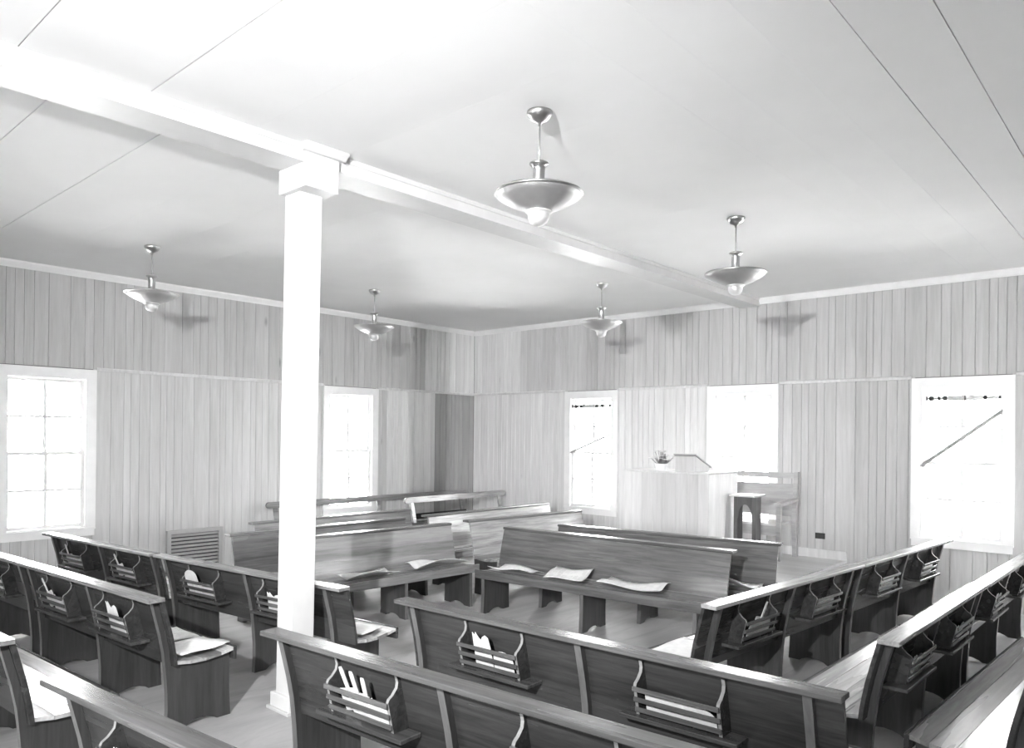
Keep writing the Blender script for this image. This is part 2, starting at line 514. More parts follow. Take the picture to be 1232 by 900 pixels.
# ------------------------------------------------------------------ windows
def sash_mesh(fn, c, z0, z1, d0, d1, rails=1):
    mb = MB(); st = 0.042
    h = OW - 0.012
    wbox(mb, fn, c - h, c - h + st, d0, d1, z0, z1)
    wbox(mb, fn, c + h - st, c + h, d0, d1, z0, z1)
    wbox(mb, fn, c - h + st, c + h - st, d0, d1, z0, z0 + 0.038)
    wbox(mb, fn, c - h + st, c + h - st, d0, d1, z1 - 0.038, z1)
    return mb
def window(n, side, c, label):
    fn = FN[side]
    root = struct(empty('window_%d' % n, fn(c, 0, 0)), label)
    inv = Matrix.Translation(-Vector(fn(c, 0, 0)))
    def add(name, mb, mat, parent=root):
        for i, v in enumerate(mb.v): mb.v[i] = tuple(inv @ Vector(v))
        return put(name, mb, mat, parent)
    mb = MB()
    wbox(mb, fn, c - 0.50, c - 0.385, 0.0005, 0.022, 0.72, 2.43)
    add('side_casing', mb, 'white')
    mb = MB(); wbox(mb, fn, c + 0.385, c + 0.50, 0.0005, 0.022, 0.72, 2.43)
    add('side_casing', mb, 'white')
    mb = MB(); wbox(mb, fn, c - 0.50, c + 0.50, 0.0005, 0.024, 2.43, 2.535)
    add('head_casing', mb, 'white')
    mb = MB(); wbox(mb, fn, c - 0.50, c + 0.50, -0.10, 0.032, 0.70, 0.722)
    add('window_sill', mb, 'white')
    mb = MB(); wbox(mb, fn, c - 0.49, c + 0.49, 0.0005, 0.020, 0.625, 0.70)
    add('apron_board', mb, 'white')
    mb = MB()
    wbox(mb, fn, c - OW, c - OW + 0.012, -TH, 0.0, Z0, Z1); wbox(mb, fn, c + OW - 0.012, c + OW, -TH, 0.0, Z0, Z1)
    wbox(mb, fn, c - OW, c + OW, -TH, 0.0, Z1 - 0.012, Z1); wbox(mb, fn, c - OW, c + OW, -TH, 0.0, Z0, Z0 + 0.012)
    add('jamb', mb, 'white')
    mid = 1.575
    for nm, a, b, d0, d1 in (('upper_sash', mid - 0.018, Z1 - 0.014, -0.105, -0.075), ('lower_sash', Z0 + 0.014, mid + 0.018, -0.070, -0.040)):
        s = add(nm, sash_mesh(fn, c, a, b, d0, d1), 'white')
        gw = OW - 0.012 - 0.042
        zz0, zz1 = a + 0.038, b - 0.038
        zm = (zz0 + zz1) / 2
        mb = MB(); wbox(mb, fn, c - 0.018, c + 0.018, d0 + 0.004, d1 - 0.002, zz0, zz1)
        add('muntin', mb, 'white', s)
        mb = MB(); wbox(mb, fn, c - gw, c - 0.018, d0 + 0.004, d1 - 0.002, zm - 0.014, zm + 0.014)
        wbox(mb, fn, c + 0.018, c + gw, d0 + 0.004, d1 - 0.002, zm - 0.014, zm + 0.014)
        add('muntin', mb, 'white', s)
        dm = (d0 + d1) / 2
        for (x0, x1) in ((c - gw, c - 0.018), (c + 0.018, c + gw)):
            for (y0, y1) in ((zz0, zm - 0.014), (zm + 0.014, zz1)):
                mb = MB(); wbox(mb, fn, x0, x1, dm - 0.0015, dm + 0.0015, y0, y1)
                add('pane', mb, 'glass', s)
    return root
wl = {('left', 0): 'left wall window nearest the camera, at the left edge', ('left', 1): 'left wall window beyond the white column',
      ('front', 0): 'front wall window left of the pulpit', ('front', 1): 'front wall window directly behind the pulpit and settee',
      ('front', 2): 'front wall window at right with diagonal stick and torn shade'}
n = 1
for side in ('left', 'front', 'right', 'back'):
    for i, c in enumerate(WIN[side]):
        window(n, side, c, wl.get((side, i), 'window added for daylight in the unseen %s wall' % side)); n += 1

# sampling portals in the openings (they emit nothing themselves)
for side in WIN:
    for c in WIN[side]:
        al = bpy.data.lights.new('window_portal', 'AREA'); al.shape = 'RECTANGLE'; al.size = 2 * OW; al.size_y = Z1 - Z0
        al.cycles.is_portal = True
        ao = bpy.data.objects.new('window_portal', al); COL.objects.link(ao)
        p0 = Vector(FN[side](c, -TH - 0.01, (Z0 + Z1) / 2)); p1 = Vector(FN[side](c, 1.0, (Z0 + Z1) / 2))
        ao.location = p0; ao.rotation_euler = (p1 - p0).to_track_quat('-Z', 'Z').to_euler()

# ground outside
gm = MB().box(-60, 60, -60, 60, -0.75, -0.6)
struct(put('ground_outside', gm, 'ground'), 'pale ground outside the windows')

# ------------------------------------------------------------------ benches
RIB = [(0.062, 0.0), (0.068, 0.12), (0.067, 0.23), (0.057, 0.36), (0.042, 0.49), (0.020, 0.60), (-0.008, 0.71), (-0.029, 0.79), (-0.035, 0.815)]
def rib(z):
    for (s0, z0), (s1, z1) in zip(RIB, RIB[1:]):
        if z <= z1: return s0 + (s1 - s0) * (z - z0) / (z1 - z0)
    return RIB[-1][0]
SEATP = [(0.100, 0.436), (0.20, 0.420), (0.30, 0.418), (0.40, 0.428), (0.500, 0.446)]
def seatz(s):
    for (s0, z0), (s1, z1) in zip(SEATP, SEATP[1:]):
        if s <= s1: return z0 + (z1 - z0) * (s - s0) / (s1 - s0)
    return SEATP[-1][1]
CACHE = {}
def cached(key, builder, bevel=0.0, rim=None):
    if key not in CACHE:
        me = builder().mesh(key[0], bevel)
        if rim:
            me.materials.append(M[rim[0]]); me.materials.append(M[rim[1]])
            for p_ in me.polygons:
                if abs(p_.normal.x) < 0.5: p_.material_index = 1
        CACHE[key] = me
    return CACHE[key]

def support_mesh():
    mb = MB(); t = 0.019
    up_ = list(RIB)
    front_back = [(rib(z) + 0.034, z) for z in (0.815, 0.79, 0.71, 0.60, 0.50, 0.44)]
    seat_under = [(0.112, 0.414), (0.20, 0.398), (0.30, 0.396), (0.40, 0.406), (0.478, 0.420)]
    front = [(0.478, 0.20), (0.488, 0.0), (0.395, 0.0), (0.37, 0.017), (0.33, 0.031), (0.28, 0.036), (0.23, 0.031), (0.19, 0.017), (0.165, 0.0)]
    poly = up_ + front_back + seat_under + front
    mb.prism(poly, lambda s, z, x: (x, s, z), -t, t)
    return mb

def back_mesh(L):
    zs = (0.405, 0.47, 0.54, 0.60, 0.66, 0.71, 0.75, 0.79, 0.814)
    return MB().strip([(rib(z) + 0.056, z) for z in zs], [(rib(z) + 0.035, z) for z in zs], lambda s, z, x: (x, s, z), 0.0, L)

def bench(name, label, loc, ang, L, sup=None, racks=None, zs=1.0, group='dark wooden benches', tone=1.0, cap=2.2, seats=(1.6, 1.6, 1.6, 1.6)):
    """local x along the bench, local +y the way a sitter faces; origin under the front edge of the top rail's left end"""
    root = empty(name, (loc[0], loc[1], 0), R(ang))
    root.scale = (1, 1, zs)
    tag(root, label, 'bench', group)
    k = round(L, 3)
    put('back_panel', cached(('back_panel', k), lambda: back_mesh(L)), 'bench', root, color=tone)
    put('top_rail', cached(('top_rail', k), lambda: MB().box(-0.02, L + 0.02, -0.088, 0.016, 0.815, 0.840), 0.004), 'bench', root, color=cap)  # rail tone includes window reflections, strongest in the left and right sections
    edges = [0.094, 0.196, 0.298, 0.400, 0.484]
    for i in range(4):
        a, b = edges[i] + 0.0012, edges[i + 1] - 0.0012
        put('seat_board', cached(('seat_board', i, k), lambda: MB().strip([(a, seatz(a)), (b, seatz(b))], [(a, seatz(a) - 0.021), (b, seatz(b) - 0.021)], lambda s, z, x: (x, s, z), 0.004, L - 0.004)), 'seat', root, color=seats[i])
    put('front_apron', cached(('front_apron', k), lambda: MB().box(0, L, 0.4845, 0.507, 0.362, 0.447), 0.004), 'bench', root, color=tone)
    sup = sup or (0.06, L / 2, L - 0.06)
    for x in sup:
        o = put('support', cached(('support',), support_mesh, 0.0, ('benchside', 'supedge')), 'benchside', root)
        o.location = (x, 0, 0)
    if racks is None: racks = ()
    for xc in racks: rack(root, xc)
    bpy.context.view_layer.update()
    return root

# book rack on the back of a bench
SL = [(-0.062, 0.664), (-0.046, 0.612), (-0.031, 0.562)]
RW = 0.205
def rack(root, xc):
    r = empty('book_rack', (xc, 0, 0)); r.parent = root
    def br():
        poly = [(rib(0.535) + 0.0345, 0.535), (rib(0.60) + 0.0345, 0.60), (rib(0.70) + 0.0345, 0.70), (rib(0.775) + 0.0345, 0.778),
                (rib(0.775) + 0.016, 0.782), (0.0, 0.752), (-0.004, 0.728), (-0.028, 0.702), (-0.050, 0.688), (-0.056, 0.676), (-0.022, 0.535)]
        return MB().prism(poly, lambda s, z, x: (x, s, z), -0.008, 0.008)
    for s in (-1, 1):
        o = put('bracket', cached(('bracket',), br, 0.0, ('bench', 'edge')), 'bench', r); o.location = (s * RW, 0, 0)
    for i, (s, z) in enumerate(SL):
        put('slat', cached(('slat', i), lambda: MB().box(-RW - 0.008, RW + 0.008, s - 0.008, s + 0.002, z - 0.011, z + 0.011), 0.002), 'bench', r, color=2.2)
    put('shelf', cached(('shelf',), lambda: MB().box(-RW - 0.085, RW + 0.085, -0.055, rib(0.53) + 0.0345, 0.514, 0.534), 0.003), 'bench', r, color=1.6)

B = {}
def mk(key, *a, **k): B[key] = bench(*a, **k)
gl_ = 'benches of the left section'
gc_ = 'benches of the middle section'
gr_ = 'benches of the right section'
gf_ = 'benches facing the middle section'
ge_ = 'benches near the left wall facing right'  # backs of paler wood, tones raised further to stand for window light
mk('B1', 'bench', 'dark bench with upright fan handles in its rack, nearest the camera at bottom middle', (-3.44, 2.07), 3.4, 2.56, (0.07, 1.17, 2.40), (0.68, 1.78), group=gc_, cap=2.0)
mk('B2', 'bench', 'dark bench in front of the bottom-middle one, torn white card in its rack', (-3.53, 3.0), 1.9, 2.53, (0.08, 1.28, 2.40), (0.70, 1.83), group=gc_, cap=2.0)
mk('L4', 'bench', 'dark bench cut off by the bottom left corner, back and rail seen from behind', (-3.38, 1.08), 5.3, 2.45, (0.08, 1.2, 2.37), (0.62, 1.75), group=gc_, cap=2.0)
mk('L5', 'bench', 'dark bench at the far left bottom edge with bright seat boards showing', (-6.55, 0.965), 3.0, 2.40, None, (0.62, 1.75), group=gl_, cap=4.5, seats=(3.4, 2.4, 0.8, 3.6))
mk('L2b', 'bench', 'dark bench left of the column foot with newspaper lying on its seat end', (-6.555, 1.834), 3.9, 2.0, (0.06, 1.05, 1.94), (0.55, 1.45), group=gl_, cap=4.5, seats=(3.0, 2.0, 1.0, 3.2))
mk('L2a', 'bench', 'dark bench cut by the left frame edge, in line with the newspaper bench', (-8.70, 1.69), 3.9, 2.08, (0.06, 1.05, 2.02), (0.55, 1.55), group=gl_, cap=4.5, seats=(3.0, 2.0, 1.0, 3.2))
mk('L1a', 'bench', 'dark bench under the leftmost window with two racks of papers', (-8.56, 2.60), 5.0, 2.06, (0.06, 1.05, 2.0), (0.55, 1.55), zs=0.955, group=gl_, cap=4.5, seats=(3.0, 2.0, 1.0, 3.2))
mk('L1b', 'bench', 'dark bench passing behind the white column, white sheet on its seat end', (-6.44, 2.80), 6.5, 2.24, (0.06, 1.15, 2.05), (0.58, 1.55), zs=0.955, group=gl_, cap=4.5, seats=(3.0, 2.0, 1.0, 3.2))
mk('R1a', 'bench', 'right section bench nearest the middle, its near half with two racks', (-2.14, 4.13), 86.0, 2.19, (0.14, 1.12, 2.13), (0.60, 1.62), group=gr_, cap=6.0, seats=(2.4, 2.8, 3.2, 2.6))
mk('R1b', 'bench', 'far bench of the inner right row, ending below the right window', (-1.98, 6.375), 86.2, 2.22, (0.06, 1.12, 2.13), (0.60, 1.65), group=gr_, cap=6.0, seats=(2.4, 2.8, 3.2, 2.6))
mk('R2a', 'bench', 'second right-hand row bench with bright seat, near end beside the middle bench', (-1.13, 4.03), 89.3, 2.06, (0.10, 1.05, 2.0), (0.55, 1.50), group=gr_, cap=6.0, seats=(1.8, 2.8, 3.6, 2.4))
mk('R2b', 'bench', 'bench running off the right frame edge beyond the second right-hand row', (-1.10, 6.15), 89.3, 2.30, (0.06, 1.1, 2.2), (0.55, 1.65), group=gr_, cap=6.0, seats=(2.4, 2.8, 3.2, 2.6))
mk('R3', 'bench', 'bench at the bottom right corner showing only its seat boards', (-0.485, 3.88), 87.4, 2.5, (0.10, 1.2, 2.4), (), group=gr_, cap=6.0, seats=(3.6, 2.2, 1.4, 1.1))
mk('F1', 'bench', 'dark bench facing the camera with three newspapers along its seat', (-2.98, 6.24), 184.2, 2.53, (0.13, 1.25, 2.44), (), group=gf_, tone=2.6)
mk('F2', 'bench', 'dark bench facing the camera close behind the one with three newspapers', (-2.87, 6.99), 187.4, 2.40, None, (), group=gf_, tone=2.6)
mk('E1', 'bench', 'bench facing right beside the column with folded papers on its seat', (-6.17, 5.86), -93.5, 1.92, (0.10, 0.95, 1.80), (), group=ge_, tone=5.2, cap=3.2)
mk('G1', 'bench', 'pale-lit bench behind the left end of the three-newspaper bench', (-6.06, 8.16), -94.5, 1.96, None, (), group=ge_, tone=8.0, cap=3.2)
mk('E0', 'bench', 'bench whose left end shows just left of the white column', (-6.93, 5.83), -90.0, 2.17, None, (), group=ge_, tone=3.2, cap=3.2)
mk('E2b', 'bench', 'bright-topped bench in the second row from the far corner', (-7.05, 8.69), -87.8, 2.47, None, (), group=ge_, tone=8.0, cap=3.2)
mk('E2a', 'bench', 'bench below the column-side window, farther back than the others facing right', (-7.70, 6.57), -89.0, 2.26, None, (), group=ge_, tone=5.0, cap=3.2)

# open-back benches by the left wall: a round-ended rail on posts above the seat
def open_bench(label, loc, ang, L, zt, depth, tone):
    root = empty('open_back_bench', (loc[0], loc[1], 0), R(ang))
    tag(root, label, 'bench', 'open-backed benches by the left wall')
    hh = 0.042
    pts = []
    for k in range(9):
        a = math.pi / 2 + math.pi * k / 8
        pts.append((hh * math.cos(a), zt - hh + hh * math.sin(a)))
    for k in range(9):
        a = -math.pi / 2 + math.pi * k / 8
        pts.append((L + hh * math.cos(a), zt - hh + hh * math.sin(a)))
    put('top_rail', MB().prism(pts, lambda x, z, t: (x, t, z), -0.035, 0.0), 'bench', root, color=tone)
    put('lower_rail', MB().box(0.03, L - 0.03, 0.055, 0.075, 0.47, 0.56), 'bench', root)
    for x in [0.10, L / 2, L - 0.10] if L > 2.6 else [0.12, L - 0.10]:
        mb = MB().quadbox([(x - 0.03, 0.07, 0.0), (x + 0.03, 0.07, 0.0), (x + 0.03, 0.11, 0.0), (x - 0.03, 0.11, 0.0),
                           (x - 0.03, -0.03, zt - 0.085), (x + 0.03, -0.03, zt - 0.085), (x + 0.03, -0.004, zt - 0.085), (x - 0.03, -0.004, zt - 0.085)])
        mb = MB(); mb.strip([(0.06, 0.0), (0.05, 0.45), (-0.032, zt - 0.085)], [(0.105, 0.0), (0.09, 0.45), (-0.002, zt - 0.085)], lambda s, z, t: (t, s, z), x - 0.03, x + 0.03)
        put('post', mb, 'bench', root, color=tone)
        put('leg', MB().box(x - 0.03, x + 0.03, depth - 0.07, depth - 0.03, 0.0, 0.42), 'bench', root)
    for i in range(3):
        a = 0.105 + (depth - 0.105) * i / 3; b = 0.105 + (depth - 0.105) * (i + 1) / 3 - 0.003
        put('seat_board', MB().box(0, L, a, b, 0.42, 0.442), 'bench', root)
    return root
open_bench('long open-backed bench with round-ended rail against the left wall', (-9.30, 9.18), -90, 3.72, 0.885, 0.42, 6.0)
open_bench('short open-backed bench with pale rail on posts near the corner', (-8.50, 9.30), -86.0, 2.22, 0.92, 0.42, 10.0)  # both rails and their posts brightened in colour for window light

# ------------------------------------------------------------------ things in the racks and on the seats
def to_bench(key, lm):
    return B[key].matrix_world @ lm
def rackM(key, xc, dx, z, s, tilt=0.0, yaw=0.0):
    """a sheet standing in a rack: local x along the bench, local z up, local y the sheet's thickness"""
    return to_bench(key, Matrix.Translation((xc + dx, s, z)) @ Matrix.Rotation(R(15), 4, 'X') @ Matrix.Rotation(R(tilt), 4, 'Y'))
def fan_card(w, h, style):
    if style == 'round':
        pts = [(w / 2 * math.cos(a), h * 0.5 + h / 2 * math.sin(a)) for a in [2 * math.pi * k / 20 for k in range(20)]]
    elif style == 'torn':
        pts = [(-w / 2, 0), (w / 2, 0), (w / 2, h * 0.62), (w * 0.44, h * 0.90), (w * 0.28, h * 0.96), (w * 0.12, h * 0.9), (w * 0.02, h * 0.80), (-w * 0.10, h * 0.86), (-w * 0.24, h * 1.0), (-w * 0.30, h * 0.9), (-w * 0.42, h * 0.98)]
    elif style == 'arch':
        pts = [(-w / 2, 0), (w / 2, 0)] + [(w / 2 * math.cos(a), h - w * 0.35 + w * 0.35 * math.sin(a)) for a in [math.pi * k / 10 for k in range(11)]]
    else:
        pts = [(-w / 2, 0), (w / 2, 0), (w / 2, h * 0.97), (w * 0.46, h), (-w * 0.46, h), (-w / 2, h * 0.97)]
    return MB().prism(pts, lambda x, z, t: (x, t, z), -0.0015, 0.0015)
def put_card(key, xc, dx, w, h, style, label, tilt=0, s=-0.004, cat='card', z=0.540, mat='card', name='song_sheet', grp=None):
    o = put(name, fan_card(w, h, style), mat); o.matrix_world = rackM(key, xc, dx, z + w / 2 * abs(math.sin(R(tilt))), s, tilt)
    tag(o, label, cat, grp); return o
def put_fan(key, xc, dx, label, tilt=0, s=-0.004, flip=True, grp='hand fans in the racks'):
    """paddle fan pushed into the rack, card down and stick up when flipped"""
    root = empty('hand_fan')
    cw = 0.15
    root.matrix_world = rackM(key, xc, dx, 0.541 + 0.085 * abs(math.sin(R(tilt))), s, tilt)
    if flip:
        c = put('fan_leaf', fan_card(cw, 0.11, 'card'), 'card', root)
        st = MB().prism([(-0.012, 0.09), (0.012, 0.09), (0.013, 0.20), (0.009, 0.217), (-0.009, 0.217), (-0.013, 0.20)], lambda x, z, t: (x, t, z), -0.0055, -0.0015)
    else:
        c = put('fan_leaf', fan_card(0.17, 0.21, 'arch'), 'card', root)
        st = MB().box(-0.011, 0.011, -0.0055, -0.0015, 0.0, 0.10)
    put('handle', st, 'stick', root)
    tag(root, label, 'fan', grp); return root

gs = 'papers standing in the book racks'
put_card('B2', 0.70, -0.055, 0.13, 0.215, 'torn', 'torn white card standing tall in the rack left of centre', 0, 0.004, name='torn_card')
put_card('B2', 0.70, 0.085, 0.14, 0.125, 'arch', 'low white booklet beside the torn card in the rack', 4, 0.004, name='booklet', cat='booklet')
put_card('B2', 1.83, -0.02, 0.30, 0.105, 'card', 'wide white sheets lying low in the rack near the bench end', 1, 0.002, name='paper_stack', cat='paper')
put_card('B2', 1.83, 0.13, 0.12, 0.10, 'arch', 'small booklet at the right of the rack near the bench end', -3, -0.014, name='booklet', cat='booklet')
for dx, t, w in ((-0.075, -14, 'leftmost'), (-0.005, -10, 'middle'), (0.055, -2, 'rightmost')):
    put_fan('B1', 0.68, dx, 'paper fan with pale handle up, %s of three in the nearest rack' % w, t, 0.004 - 0.008 * (dx > 0) + 0.010 * (dx < -0.05))
put_card('B1', 0.68, 0.12, 0.13, 0.13, 'torn', 'crumpled paper at the right side of the nearest rack', 6, -0.020, name='song_sheet', cat='paper')
put_card('B1', 1.78, -0.06, 0.16, 0.13, 'torn', 'pale torn sheet in the rack at the bottom edge', -4, 0.0, name='song_sheet', cat='paper')
put_card('B1', 1.78, 0.10, 0.13, 0.11, 'card', 'low sheet in the rack at the bottom edge', 3, -0.012, name='song_sheet', cat='paper')
put_fan('L1b', 0.58, -0.09, 'round-topped pale fan card standing in the rack below the wall grille', -9, -0.004, flip=False)
put_card('L1b', 0.58, 0.06, 0.18, 0.12, 'torn', 'crumpled sheets beside the round-topped fan card', 3, 0.004, name='song_sheet', cat='paper')
put_card('L1b', 1.55, -0.05, 0.16, 0.16, 'torn', 'torn white sheet in the rack just left of the column', 4, 0.0, name='song_sheet', cat='paper')
put_fan('L1a', 0.55, -0.10, 'pale fan handle poking up in the leftmost rack by the window', -8, 0.004)
put_card('L1a', 0.55, 0.06, 0.17, 0.12, 'torn', 'crumpled sheets in the leftmost rack by the window', 3, 0.0, name='song_sheet', cat='paper')
put_fan('L1a', 1.55, -0.075, 'leaning pale fan handle in the rack right of the leftmost one', -18, -0.002)
put_card('L1a', 1.55, 0.06, 0.18, 0.12, 'torn', 'white sheets in the rack right of the leftmost one', 0, -0.004, name='song_sheet', cat='paper')
put_fan('L2b', 0.55, -0.07, 'leaning pale fan handle in the middle left rack', -20, -0.002)
put_card('L2b', 0.55, 0.06, 0.18, 0.13, 'torn', 'white sheets low in the middle left rack', 2, -0.004, name='song_sheet', cat='paper')
put_card('L2b', 1.45, -0.02, 0.15, 0.20, 'torn', 'tall torn white paper in the rack beside the newspapers', 5, 0.004, name='torn_card')
put_card('L2b', 1.45, 0.10, 0.14, 0.11, 'torn', 'crumpled sheets right of the tall torn paper', -4, -0.016, name='song_sheet', cat='paper')
put_card('L2a', 1.55, 0.0, 0.2, 0.14, 'torn', 'sheets in the rack cut by the left frame edge', 3, 0.0, name='song_sheet', cat='paper')
put_card('L4', 0.62, -0.08, 0.12, 0.15, 'torn', 'torn sheet in the rack at the bottom left corner', -4, 0.0, name='song_sheet', cat='paper')
put_fan('R1a', 0.60, 0.03, 'pale fan handle up in the nearest rack of the right section', 12, 0.006)
put_card('R1a', 0.60, 0.0, 0.30, 0.12, 'torn', 'crumpled sheets in the nearest rack of the right section', 0, -0.014, name='song_sheet', cat='paper')
put_card('R1a', 1.62, 0.0, 0.30, 0.12, 'torn', 'white sheets in the second rack of the inner right row', 2, -0.006, name='song_sheet', cat='paper')
put_card('R1b', 0.60, 0.0, 0.32, 0.115, 'card', 'white sheets in the third rack of the inner right row', 0, -0.006, name='song_sheet', cat='paper')
put_card('R1b', 1.65, 0.0, 0.28, 0.12, 'torn', 'white sheets in the farthest rack of the inner right row', 0, -0.006, name='song_sheet', cat='paper')
put_card('R2a', 0.55, -0.02, 0.2, 0.12, 'torn', 'sheets in the near rack of the second right row', 4, -0.006, name='song_sheet', cat='paper')
put_card('R2a', 1.50, 0.0, 0.22, 0.12, 'torn', 'sheets in the second rack of the second right row', -3, -0.006, name='song_sheet', cat='paper')
put_card('R2b', 0.55, 0.0, 0.24, 0.14, 'torn', 'crumpled sheets in the rack by the right frame edge', 5, -0.006, name='song_sheet', cat='paper')

def sheet_mesh(w, d, seed, curl=0.012, folds=1):
    """a slightly curled paper with thickness, lying on a seat; local x along the bench"""
    rnd = random.Random(seed); nx, ny = 9, 7
    ph = [rnd.uniform(0, 6.28) for _ in range(4)]
    def zz(i, j):
        u, v = i / (nx - 1), j / (ny - 1)
        return curl * (0.5 + 0.5 * math.sin(ph[0] + 5 * u + 2 * v)) + curl * 0.6 * (0.5 + 0.5 * math.sin(ph[1] + 7 * v - 3 * u)) + curl * 1.2 * max(0, v - 0.75) * 2
    mb = MB()
    top = []; 
    for k, off in ((0, 0.0025), (1, 0.0)):
        for j in range(ny):
            for i in range(nx):
                x = (i / (nx - 1) - 0.5) * w + rnd.uniform(-1, 1) * 0.004 * (k == 0)
                y = (j / (ny - 1) - 0.5) * d
                mb.v.append((x, y, zz(i, j) + off))
    N_ = nx * ny
    for j in range(ny - 1):
        for i in range(nx - 1):
            a = j * nx + i
            mb.smooth.add(len(mb.f)); mb.f.append((a, a + 1, a + 1 + nx, a + nx))
            mb.smooth.add(len(mb.f)); mb.f.append((N_ + a, N_ + a + nx, N_ + a + 1 + nx, N_ + a + 1))
    ring = [i for i in range(nx)] + [j * nx + nx - 1 for j in range(1, ny)] + [(ny - 1) * nx + i for i in range(nx - 2, -1, -1)] + [j * nx for j in range(ny - 2, 0, -1)]
    for q in range(len(ring)):
        a, b = ring[q], ring[(q + 1) % len(ring)]
        mb.f.append((a, b, N_ + b, N_ + a))
    return mb
def put_sheet(key, x, s, w, d, label, rot=0.0, mat='paper', seed=1, curl=0.012, name='newspaper', cat='newspaper', dz=0.0, pitch=0.0):
    o = put(name, sheet_mesh(w, d, seed, curl), mat)
    zmax = max(seatz(max(0.1, s - d / 2)), seatz(min(0.5, s + d / 2)))
    lm = Matrix.Translation((x, s, zmax + 0.006 + dz)) @ Matrix.Rotation(R(rot), 4, 'Z') @ Matrix.Rotation(R(pitch), 4, 'X')
    o.matrix_world = to_bench(key, lm)
    tag(o, label, cat, 'papers left on the seats'); return o
put_sheet('L2b', 1.83, 0.30, 0.30, 0.33, 'pale newspaper hanging over the bench end left of the column', 3, 'paper', 3, 0.014)
put_sheet('L2b', 1.46, 0.30, 0.34, 0.32, 'printed newspaper with dark pictures beside the pale one', -4, 'news', 4, 0.010)
put_sheet('L1b', 2.03, 0.30, 0.26, 0.27, 'white sheet on the bench end right of the column', 14, 'paper', 5, 0.004, name='white_sheet', cat='paper')
put_sheet('F1', 2.14, 0.32, 0.52, 0.28, 'creased pale newspaper at the left end of the facing bench', -2, 'paper', 6, 0.036)
put_sheet('F1', 1.50, 0.31, 0.40, 0.30, 'printed newspaper page in the middle of the facing bench', 8, 'news', 7, 0.022, dz=0.035, pitch=-14)
put_sheet('F1', 0.80, 0.31, 0.60, 0.30, 'bright newspaper at the right of the facing bench', 3, 'paper', 8, 0.036, dz=0.012, pitch=-5)
put_sheet('E1', 1.30, 0.32, 0.60, 0.26, 'long pale newspaper on the seat beside the column', 3, 'paper', 9, 0.032)
put_sheet('E1', 0.42, 0.30, 0.62, 0.28, 'heap of pale folded papers at the far end of that seat', -4, 'paper', 10, 0.045)
put_sheet('F2', 0.30, 0.33, 0.44, 0.26, 'crumpled pale papers on the bench behind, right end', 0, 'paper', 11, 0.045)
put_sheet('R1a', 0.30, 0.31, 0.44, 0.30, 'white sheets on the inner right row seat, near end', 3, 'paper', 12, 0.008)

# ------------------------------------------------------------------ pendants
def pendant_parts():
    P_ = {}
    P_['canopy'] = MB().lathe([(0.0, 0.0), (0.072, 0.0), (0.074, -0.008), (0.070, -0.022), (0.052, -0.044), (0.026, -0.058), (0.012, -0.064), (0.010, -0.082), (0.0, -0.084)], 36)
    P_['rod'] = MB().lathe([(0.0, -0.075), (0.006, -0.075), (0.006, -0.32), (0.0, -0.32)], 12)
    P_['neck'] = MB().lathe([(0.0, -0.288), (0.052, -0.288), (0.055, -0.294), (0.052, -0.302), (0.038, -0.308), (0.034, -0.33), (0.032, -0.38), (0.032, -0.432), (0.037, -0.440), (0.037, -0.456), (0.0, -0.456)], 32)
    P_['bowl'] = MB().lathe([(0.040, -0.552), (0.075, -0.550), (0.120, -0.534), (0.165, -0.514), (0.205, -0.490), (0.242, -0.464), (0.246, -0.466), (0.246, -0.471),
                            (0.209, -0.499), (0.168, -0.523), (0.122, -0.543), (0.080, -0.559), (0.074, -0.564), (0.040, -0.566)], 56)
    P_['rim'] = MB().lathe([(0.2425, -0.4635), (0.249, -0.460), (0.253, -0.466), (0.249, -0.472), (0.2425, -0.474)], 56)
    P_['stem'] = MB().lathe([(0.0, -0.450), (0.022, -0.450), (0.022, -0.550), (0.0, -0.550)], 16)
    P_['finial'] = MB().lathe([(0.0, -0.558), (0.074, -0.560), (0.077, -0.567), (0.070, -0.573), (0.062, -0.575), (0.062, -0.582), (0.060, -0.586), (0.060, -0.600), (0.052, -0.620), (0.034, -0.636), (0.0, -0.644)], 36)
    return {k: v.mesh(k) for k, v in P_.items()}
PP = pendant_parts()
for (x, y), lb in zip([(-2.745, 3.27), (-2.815, 5.905), (-5.238, 7.43), (-7.72, 5.975), (-7.642, 3.176)],
                      ['largest metal bowl pendant, hanging nearest the camera right of the beam', 'metal bowl pendant hanging just right of the beam end, by the front wall',
                       'metal bowl pendant hanging left of the beam end before the front wall', 'small metal bowl pendant just right of the column, by the left wall',
                       'metal bowl pendant at far left, before the left wall']):
    root = empty('pendant_lamp', (x, y, H - 0.0005))
    for k, me in PP.items():
        put(k, me, {'bowl': 'metal2', 'finial': 'metal3'}.get(k, 'metal'), root)
    tag(root, lb, 'pendant lamp', 'metal bowl pendants')

# ------------------------------------------------------------------ platform, pulpit and what stands there
PZ = 0.36
pf = empty('platform', (0, 0, 0))
put('deck', MB().box(-5.75, -3.07, 7.55, YW - 0.002, PZ - 0.03, PZ), 'platform', pf)
put('riser', MB().box(-5.73, -3.09, 7.58, YW - 0.002, 0.0, PZ - 0.03), 'midwood', pf)
struct(pf); pf['label'] = 'low raised wooden platform along the front wall'
struct(put('baseboard_platform', MB().box(-5.75, -3.07, YW - 0.020, YW - 0.0005, PZ, PZ + 0.105), 'plank', color=1.15), 'plain board along the wall above the platform')

